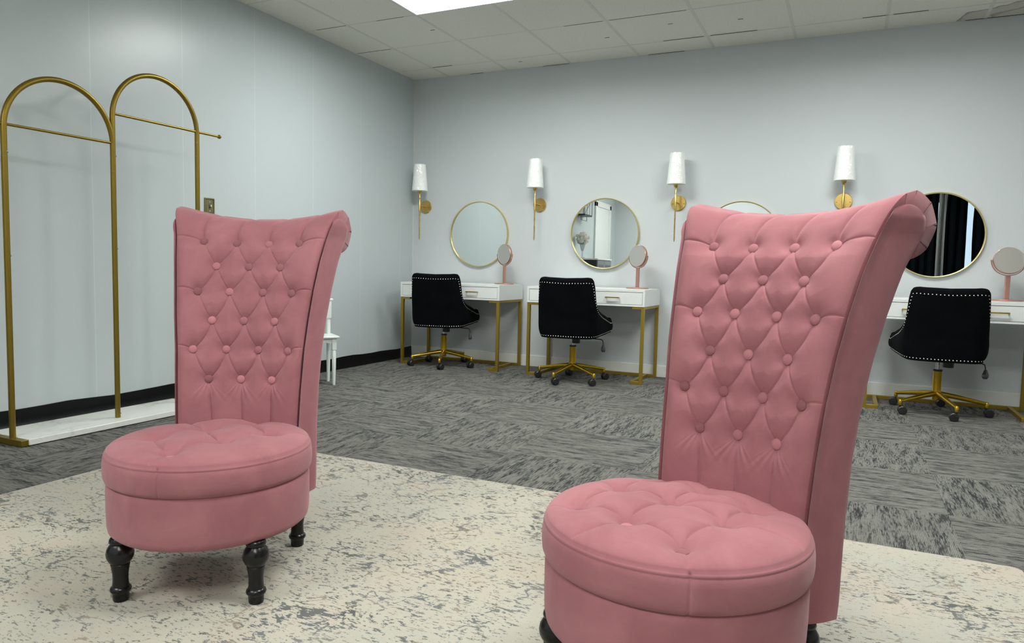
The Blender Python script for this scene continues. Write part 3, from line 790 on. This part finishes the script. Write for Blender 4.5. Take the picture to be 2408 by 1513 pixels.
def star_arms(t, angs, rz, Rr=.285):
    """five arms with casters, angles in world degrees"""
    for k, a in enumerate(angs):
        a = math.radians(a) - rz; c, s = math.cos(a), math.sin(a)
        path = [(c * .015, s * .015, .128), (c * .10, s * .10, .117), (c * (Rr - .02), s * (Rr - .02), .089), (c * Rr, s * Rr, .086)]
        arm = MB().tube(path, [.0185, .0165, .0120, .0115], 16)
        arm.lathe([(.0115, .060), (.0118, .063), (.0118, .094), (.009, .0975), (0, .098)], 16, c=(c * Rr, s * Rr, 0))
        arm.build('base_arm', M['chair_gold'], t, angle=50)
        ca = a + (k * 1.9 + .6); c2, s2 = math.cos(ca), math.sin(ca)
        off = .014
        ct = D2.objects.new('caster', None); cx, cy = c * Rr + c2 * off, s * Rr + s2 * off
        Mx = Matrix.Translation((cx, cy, .0272)) @ Matrix.Rotation(ca + PI / 2, 4, 'Z') @ Matrix.Rotation(PI / 2, 4, 'Y')
        b = MB()
        for sd in (-1, 1):
            b.lathe([(0, sd * .005), (.0260, sd * .005), (.0272, sd * .007), (.0272, sd * .022), (.0225, sd * .0265), (.0, sd * .0275)][::sd], 24, Mx)
        b.lathe([(.012, -.0062), (.012, .0062)], 12, Mx)
        b.lathe([(.0055, .0245), (.0055, .062)], 10, c=(c * Rr, s * Rr, 0))
        D2.objects.remove(ct)
        b.build('caster', M['black_plastic'], t, angle=35)
OC = office_chair()
oc_spec = [((.62, -.417), 14, (219, 293, 0, 81, 148), 'black velvet swivel chair with silver nailheads at the corner desk, leftmost of the row'),
           ((1.93, -.605), 7, (180, 260, 326, 46, 113), 'black velvet swivel chair with silver nailheads between the two pink chairs'),
           ((4.47, -.54), 2, (142, 220, 288, 0, 76), 'black velvet swivel chair with silver nailheads right of the nearer pink chair')]
cps = [OC] + [copy_tree(OC), copy_tree(OC)]
for o, ((x, y), rz, angs, lab) in zip(cps, oc_spec):
    r_ = math.radians(rz); o.location = (x, y, 0); o.rotation_euler.z = r_; tag(o, lab, 'chair', 'black swivel chairs at the vanity desks'); star_arms(o, angs, r_)

# ------------------------------------------------------------------ round wall mirrors
def wall_mirror():
    t = empty('wall_mirror', (0, 0, 0)); c = .305; RY = Matrix.Rotation(PI / 2, 4, 'X')
    MB().lathe([(c - .0085, .003), (c - .0085, .026), (c - .006, .0285), (c - .002, .0285), (c, .026), (c, .003), (c - .0085, .003)], 160, RY).build('mirror_frame', M['frame_gold'], t, angle=50)
    MB().lathe([(0, .016), (c - .008, .016), (c - .008, .012), (0, .012)], 128, RY).build('mirror_glass', M['mirror'], t, angle=20)
    MB().lathe([(0, .001), (c - .01, .001), (c - .01, .011), (0, .011)], 64, RY).build('backing', M['black_plastic'], t)
    return t
W0 = wall_mirror()
wl = ['round gold-framed wall mirror above the corner desk, leftmost of four', 'round gold-framed wall mirror reflecting a white door and flowers, second from the left', 'round gold-framed wall mirror with only its top arc showing above the right pink chair', 'round gold-framed wall mirror reflecting black curtains at the right edge']
for i, (x, z) in enumerate(((.7445, 1.2042), (1.974, 1.2093), (3.105, 1.162), (4.457, 1.1986))):
    o = W0 if i == 0 else copy_tree(W0); o.location = (x, -.008 if i == 1 else 0, z); o.rotation_euler.z = math.radians(1.3) if i == 1 else 0; tag(o, wl[i], 'mirror', 'round wall mirrors')

# ------------------------------------------------------------------ sconces
def sconce():
    t = empty('wall_sconce', (0, 0, 0)); RX = Matrix.Rotation(PI / 2, 4, 'X')
    MB().lathe([(.060, 0), (.0615, .003), (.0615, .011), (.059, .0135), (0, .0145)], 64, RX).build('wall_plate', M['brass'], t)
    for s in (-1, 1): MB().lathe([(.0045, .013), (.0045, .018), (.003, .021), (0, .0215)], 12, Matrix.Translation((s * .046, 0, -.004)) @ RX).build('screw', M['brass'], t)
    MB().tube([(0, -.012, 0), (0, -.115, 0)], .0065, 14).build('arm', M['brass'], t)
    y = -.12
    MB().lathe([(0, -.322), (.003, -.320), (.0045, -.316), (.003, -.311), (.0055, -.309), (.0058, -.06), (.0085, -.058), (.0088, .062), (.0060, .066), (.0060, .120)], 20, c=(0, y, 0)).build('rod', M['brass'], t, angle=50)
    MB().lathe([(.006, .112), (.013, .116), (.0185, .127), (.0195, .138), (.0190, .160), (.015, .162)], 28, c=(0, y, 0)).build('lamp_holder', M['brass'], t)
    sh = MB().lathe([(.0735, .142), (.0740, .144), (.0520, .388), (.0515, .390), (.0500, .388), (.0715, .145), (.0735, .142)], 64, c=(0, y, 0)).build('lamp_shade', M['shade'], t, angle=60)
    # crinkled plastic left on the shade
    rn = random.Random(3); nu, nv = 120, 60; P = np.zeros((nu, nv, 3)); rs = np.random.RandomState(5)
    waves = [(rs.randint(2, 14), rs.uniform(4, 30), rs.uniform(0, 6), rs.uniform(.2, 1)) for _ in range(16)]
    for i in range(nu):
        a = 2 * PI * i / nu
        for j in range(nv):
            v = j / (nv - 1); z = .140 + .252 * v; r = .0745 + (.0530 - .0745) * v
            c = sum(w_ * math.sin(k_ * a + f_ * v + p_) for k_, f_, p_, w_ in waves) / 6
            r += .0014 + .0022 * (abs(c) ** .7)
            P[i, j] = (r * math.cos(a), y + r * math.sin(a), z)
    fast_grid('plastic_wrap', P, M['wrap'], sh, closed_u=True)
    return t
S0 = sconce()
sl = ['brass wall sconce with white shade in the room corner, leftmost of four', 'brass wall sconce with white shade between the first two round mirrors', 'brass wall sconce with white shade just left of the right pink chair top', 'brass wall sconce with white shade directly above the right pink chair, rightmost']
for i, (x, z) in enumerate(((.152, 1.470), (1.354, 1.466), (2.600, 1.460), (3.839, 1.450))):
    o = S0 if i == 0 else copy_tree(S0); o.location = (x, 0, z); tag(o, sl[i], 'wall lamp', 'brass wall sconces')

# ------------------------------------------------------------------ tabletop mirrors
def table_mirror(loc, yoke, tilt, label):
    t = empty('tabletop_mirror', loc, math.radians(yoke), label, 'mirror', 'rose gold tabletop mirrors on the desks')
    MB().prism([(.102 * math.cos(2 * PI * k / 48), .078 * math.sin(2 * PI * k / 48)) for k in range(48)], 0, .009, lambda p, z: (p[0], p[1], z)).build('base', M['rose_gold'], t, bevel=.002)
    MB().prism(rounded_rect(-.022, .022, -.014, .014, .006), .006, .011, lambda p, z: (p[0], p[1], z)).build('foot_collar', M['rose_gold'], t, bevel=.001)
    MB().prism(rounded_rect(-.0155, .0155, -.009, .009, .005), .01, .168, lambda p, z: (p[0], p[1], z)).build('stem', M['rose_gold'], t)
    zc = .268; R = .101
    yk = MB(); G = []
    for k in range(41):
        a = PI + PI * k / 40; G.append([(math.cos(a) * r, y, zc + math.sin(a) * r) for r, y in ((R, -.009), (R, .009), (R - .0055, .009), (R - .0055, -.009), (R, -.009))])
    yk.grid(G); yk.f += [(0, 1, 2, 3), (200, 201, 202, 203)]
    yk.build('yoke', M['rose_gold'], t, angle=50)
    head = Matrix.Translation((0, 0, zc)) @ Matrix.Rotation(math.radians(tilt), 4, 'X') @ Matrix.Rotation(PI / 2, 4, 'X')
    r0 = .0905
    MB().lathe([(r0 - .008, -.0125), (r0 - .002, -.0125), (r0, -.010), (r0, .010), (r0 - .002, .0125), (r0 - .008, .0125), (r0 - .009, .010), (r0 - .009, -.010), (r0 - .008, -.0125)], 64, head).build('mirror_rim', M['rose_gold'], t, angle=50)
    MB().lathe([(r0 - .011, .0128), (r0 - .0025, .0128), (r0 - .0028, .0138), (r0 - .011, .0136), (r0 - .011, .0128)], 64, head).build('bezel', M['satin_rim'], t)
    MB().lathe([(0, -.011), (r0 - .0085, -.011), (r0 - .0085, .0125), (0, .0125)], 64, head).build('mirror_glass', M['mirror'], t, angle=20)
    for s in (-1, 1): MB().tube([(s * (r0 - .002), 0, zc), (s * (R + .003), 0, zc)], .004, 12).build('pivot', M['rose_gold'], t)
table_mirror((1.108, -.20, .7482), -24, 0, 'rose gold round tabletop mirror on the corner desk, farthest left')
table_mirror((2.330, -.20, .7482), -28, -6, 'rose gold round tabletop mirror on the second desk, beside the door-reflecting mirror')
table_mirror((4.864, -.26, .7482), 4, -14, 'rose gold round tabletop mirror at the right edge, facing the camera')

# ------------------------------------------------------------------ small white chair
def small_chair():
    a = math.atan2(-.115, .148); t = empty('wooden_chair', (.345, -1.675, 0), a, 'small white wooden chair by the left wall, half hidden by the left pink chair', 'chair')
    # local: +x from rear to front legs, +y towards the other side is hidden -> chair extends to -y
    Wd, Dp = .27, .185
    for x, y in ((Dp, 0), (Dp, -Wd)):
        MB().lathe([(0, 0), (.0095, 0), (.011, .01), (.0145, .13), (.0155, .262), (.013, .266)], 20).build('leg', M['white_paint'], t, loc=(x, y, 0))
        MB().box(x - .017, x + .017, y - .017, y + .017, .262, .350).build('leg_block', M['white_paint'], t, bevel=.003)
    for y in (0, -Wd):
        MB().lathe([(0, 0), (.011, 0), (.0135, .14), (.0155, .30), (.0165, .36), (.0155, .48), (.013, .50)], 20).build('leg', M['white_paint'], t, loc=(0, y, 0))
        pl = [(-.014, .480), (.006, .476), (.020, .484), (.024, .50), (.022, .618), (-.016, .618), (-.014, .50)]
        MB().prism([(p[0], p[1]) for p in pl], y - .018, y + .018, lambda p, q: (p[0], q, p[1])).build('back_post', M['white_paint'], t, bevel=.003)
    MB().box(-.02, .026, -Wd - .03, .03, .618, .634).build('crest_rail', M['white_paint'], t, bevel=.003)
    MB().box(-.003, .008, -Wd + .02, -.02, .50, .60).build('back_panel', M['white_paint'], t, bevel=.002)
    MB().box(-.022, Dp + .035, -Wd - .034, .034, .350, .366).build('seat', M['white_paint'], t, bevel=.005)
    def apron(p0, p1, along):
        n = 24; poly = [(0, .350)] + [(1, .350)] + [(1 - k / n, .295 + .028 * math.sin(PI * k / n) ** .5) for k in range(n + 1)]
        b = MB(); L = p1 - p0
        b.prism([(p0 + u * L, z) for u, z in poly], -.008, .008, (lambda p, q: (p[0], q + along[1], p[1])) if along[0] == 'x' else (lambda p, q: (q + along[1], p[0], p[1])))
        b.build('apron', M['white_paint'], t)
    apron(.0, Dp, ('x', 0.)); apron(.0, Dp, ('x', -Wd)); apron(-Wd, 0, ('y', Dp)); apron(-Wd, 0, ('y', 0))
small_chair()

# ------------------------------------------------------------------ switch plate
def switch():
    t = empty('light_switch', (0, -2.479, 1.2615), 0, 'ornate antique brass switch plate on the left wall above the left pink chair', 'light switch')
    w_, h_ = .041, .0575
    pl = MB().box(0, .004, -w_, w_, -h_, h_).box(.003, .0075, -w_ + .012, w_ - .012, -h_ + .014, h_ - .014)
    pl.build('plate', M['old_brass'], t, bevel=.0015)
    rope = MB(); pts = [(.006, y, z) for y, z in rounded_rect(-w_ + .005, w_ - .005, -h_ + .006, h_ - .006, .004, 4)]
    rope.tube(pts, .0045, 8, closed=True).build('rope_border', M['old_brass'], t)
    MB().box(.006, .009, -.006, .006, -.013, .013).build('toggle_slot', M['gap'], t)
    MB().box(.008, .022, -.004, .004, -.002, .011).build('toggle', M['nail'], t, bevel=.001)
    for z in (-.030, .030): MB().lathe([(0, .002), (.0035, .001), (.004, 0), (.0, 0)][::-1], 12, Matrix.Translation((.0076, 0, z)) @ Matrix.Rotation(PI / 2, 4, 'Y')).build('screw', M['nail'], t)
switch()

# ------------------------------------------------------------------ things seen in the mirrors
def curtain(x0, x1, name, mat, label, ph):
    G = []; n = 160
    for i in range(n + 1):
        x = x0 + (x1 - x0) * i / n
        G.append([(x + .012 * math.sin(i * .5 + k), Y0 + .10 + .03 * math.sin((x - x0) * 52 + ph) + .012 * math.sin((x - x0) * 23 + k), z) for k, z in enumerate(np.linspace(.02, 2.55, 8))])
    o = MB().grid(G).build(name, mat, angle=80); s = o.modifiers.new('solidify', 'SOLIDIFY'); s.thickness = .003
    return tag(o, label, 'curtain')
curtain(4.62, 5.19, 'curtain', M['curtain'], 'black floor-length curtain, left half in the rightmost wall mirror', 0)
curtain(5.20, 5.30, 'curtain', M['sheer'], 'narrow grey sheer curtain between the black curtains in the rightmost mirror', 1)
curtain(5.31, 5.60, 'curtain', M['curtain'], 'black floor-length curtain beside the bright gap in the rightmost wall mirror', 2)
curtain(5.70, 6.5, 'curtain', M['curtain'], 'black floor-length curtain right of the bright gap, farthest right in the mirror', 3)
MB_rod = MB().tube([(4.5, Y0 + .1, 2.57), (6.6, Y0 + .1, 2.57)], .012, 12)
for x in (4.52, 6.58): MB_rod.tube([(x, Y0, 2.57), (x, Y0 + .1, 2.57)], .008, 8)
tag(MB_rod.build('curtain_rod', M['black_plastic']), 'black rod carrying the curtains on the wall behind the camera', 'curtain rod')
def cabinet():
    t = empty('storage_cabinet', (.012, -6.14, 0), 0, 'black and grey cabinet with dark glass doors, seen in the second wall mirror', 'cabinet')
    MB().box(0, .40, 0, .86, 0, 1.06).build('cabinet_body', M['black_plastic'], t, bevel=.004)
    MB().box(0, .42, -.01, .87, 1.06, 1.085).build('cabinet_top', M['base_white'], t, bevel=.003)
    for y0, y1 in ((.01, .425), (.435, .85)):
        d = MB().box(.40, .418, y0, y1, .06, 1.05).build('door', M['grey_wood'], t, bevel=.002)
        MB().box(.417, .421, y0 + .06, y1 - .06, .16, .98).build('door_glass', M['dark_glass'], d)
cabinet()
def vase():
    t = empty('flower_vase', (.13, -5.39, 1.0852), 0, 'glass vase of cream flowers on the cabinet, seen in the second wall mirror', 'vase')
    MB().lathe([(0, 0), (.05, 0), (.05, .006), (.014, .02), (.012, .10), (.022, .13), (.055, .26), (.052, .26), (.018, .13), (0, .12)], 32).build('vase_body', M['clear'], t, angle=60)
    b = MB(); rn = random.Random(2)
    for k in range(70):
        v = Vector((rn.gauss(0, 1), rn.gauss(0, 1), rn.gauss(0, 1) * .8)).normalized(); p = v * rn.uniform(.075, .10) + Vector((0, 0, .33)); r = rn.uniform(.022, .032)
        b.lathe([(0, -r), (r * .7, -r * .7), (r, 0), (r * .7, r * .7), (0, r)], 8, Matrix.Translation(p) @ v.to_track_quat('Z', 'Y').to_matrix().to_4x4())
    b.build('flower_ball', M['petal'], t)
vase()
def shelf():
    t = empty('wire_shelf', (.0, -5.80, 1.79), 0, 'black wire wall shelf above the flowers, seen in the second wall mirror', 'shelf')
    MB().box(.004, .16, 0, .42, 0, .022).build('shelf_board', M['black_plastic'], t)
    f = MB()
    for z in (.022, .30): f.tube([(.008, 0, z), (.155, 0, z), (.155, .42, z), (.008, .42, z)], .005, 8)
    for y in (0, .42): f.tube([(.155, y, .02), (.155, y, .30)], .005, 8).tube([(.008, y, .02), (.008, y, .30)], .005, 8).tube([(.008, y, .02), (.155, y, .30)], .003, 6)
    for y in (.14, .28): f.tube([(.155, y, .02), (.155, y, .30)], .003, 6)
    f.build('wire_frame', M['black_plastic'], t)
    r = MB().tube([(.08, .03, -.07), (.08, .39, -.07)], .004, 8)
    for y in (.05, .37): r.tube([(.08, y, -.07), (.08, y, .003)], .004, 8)
    r.build('hanging_rail', M['black_plastic'], t)
shelf()
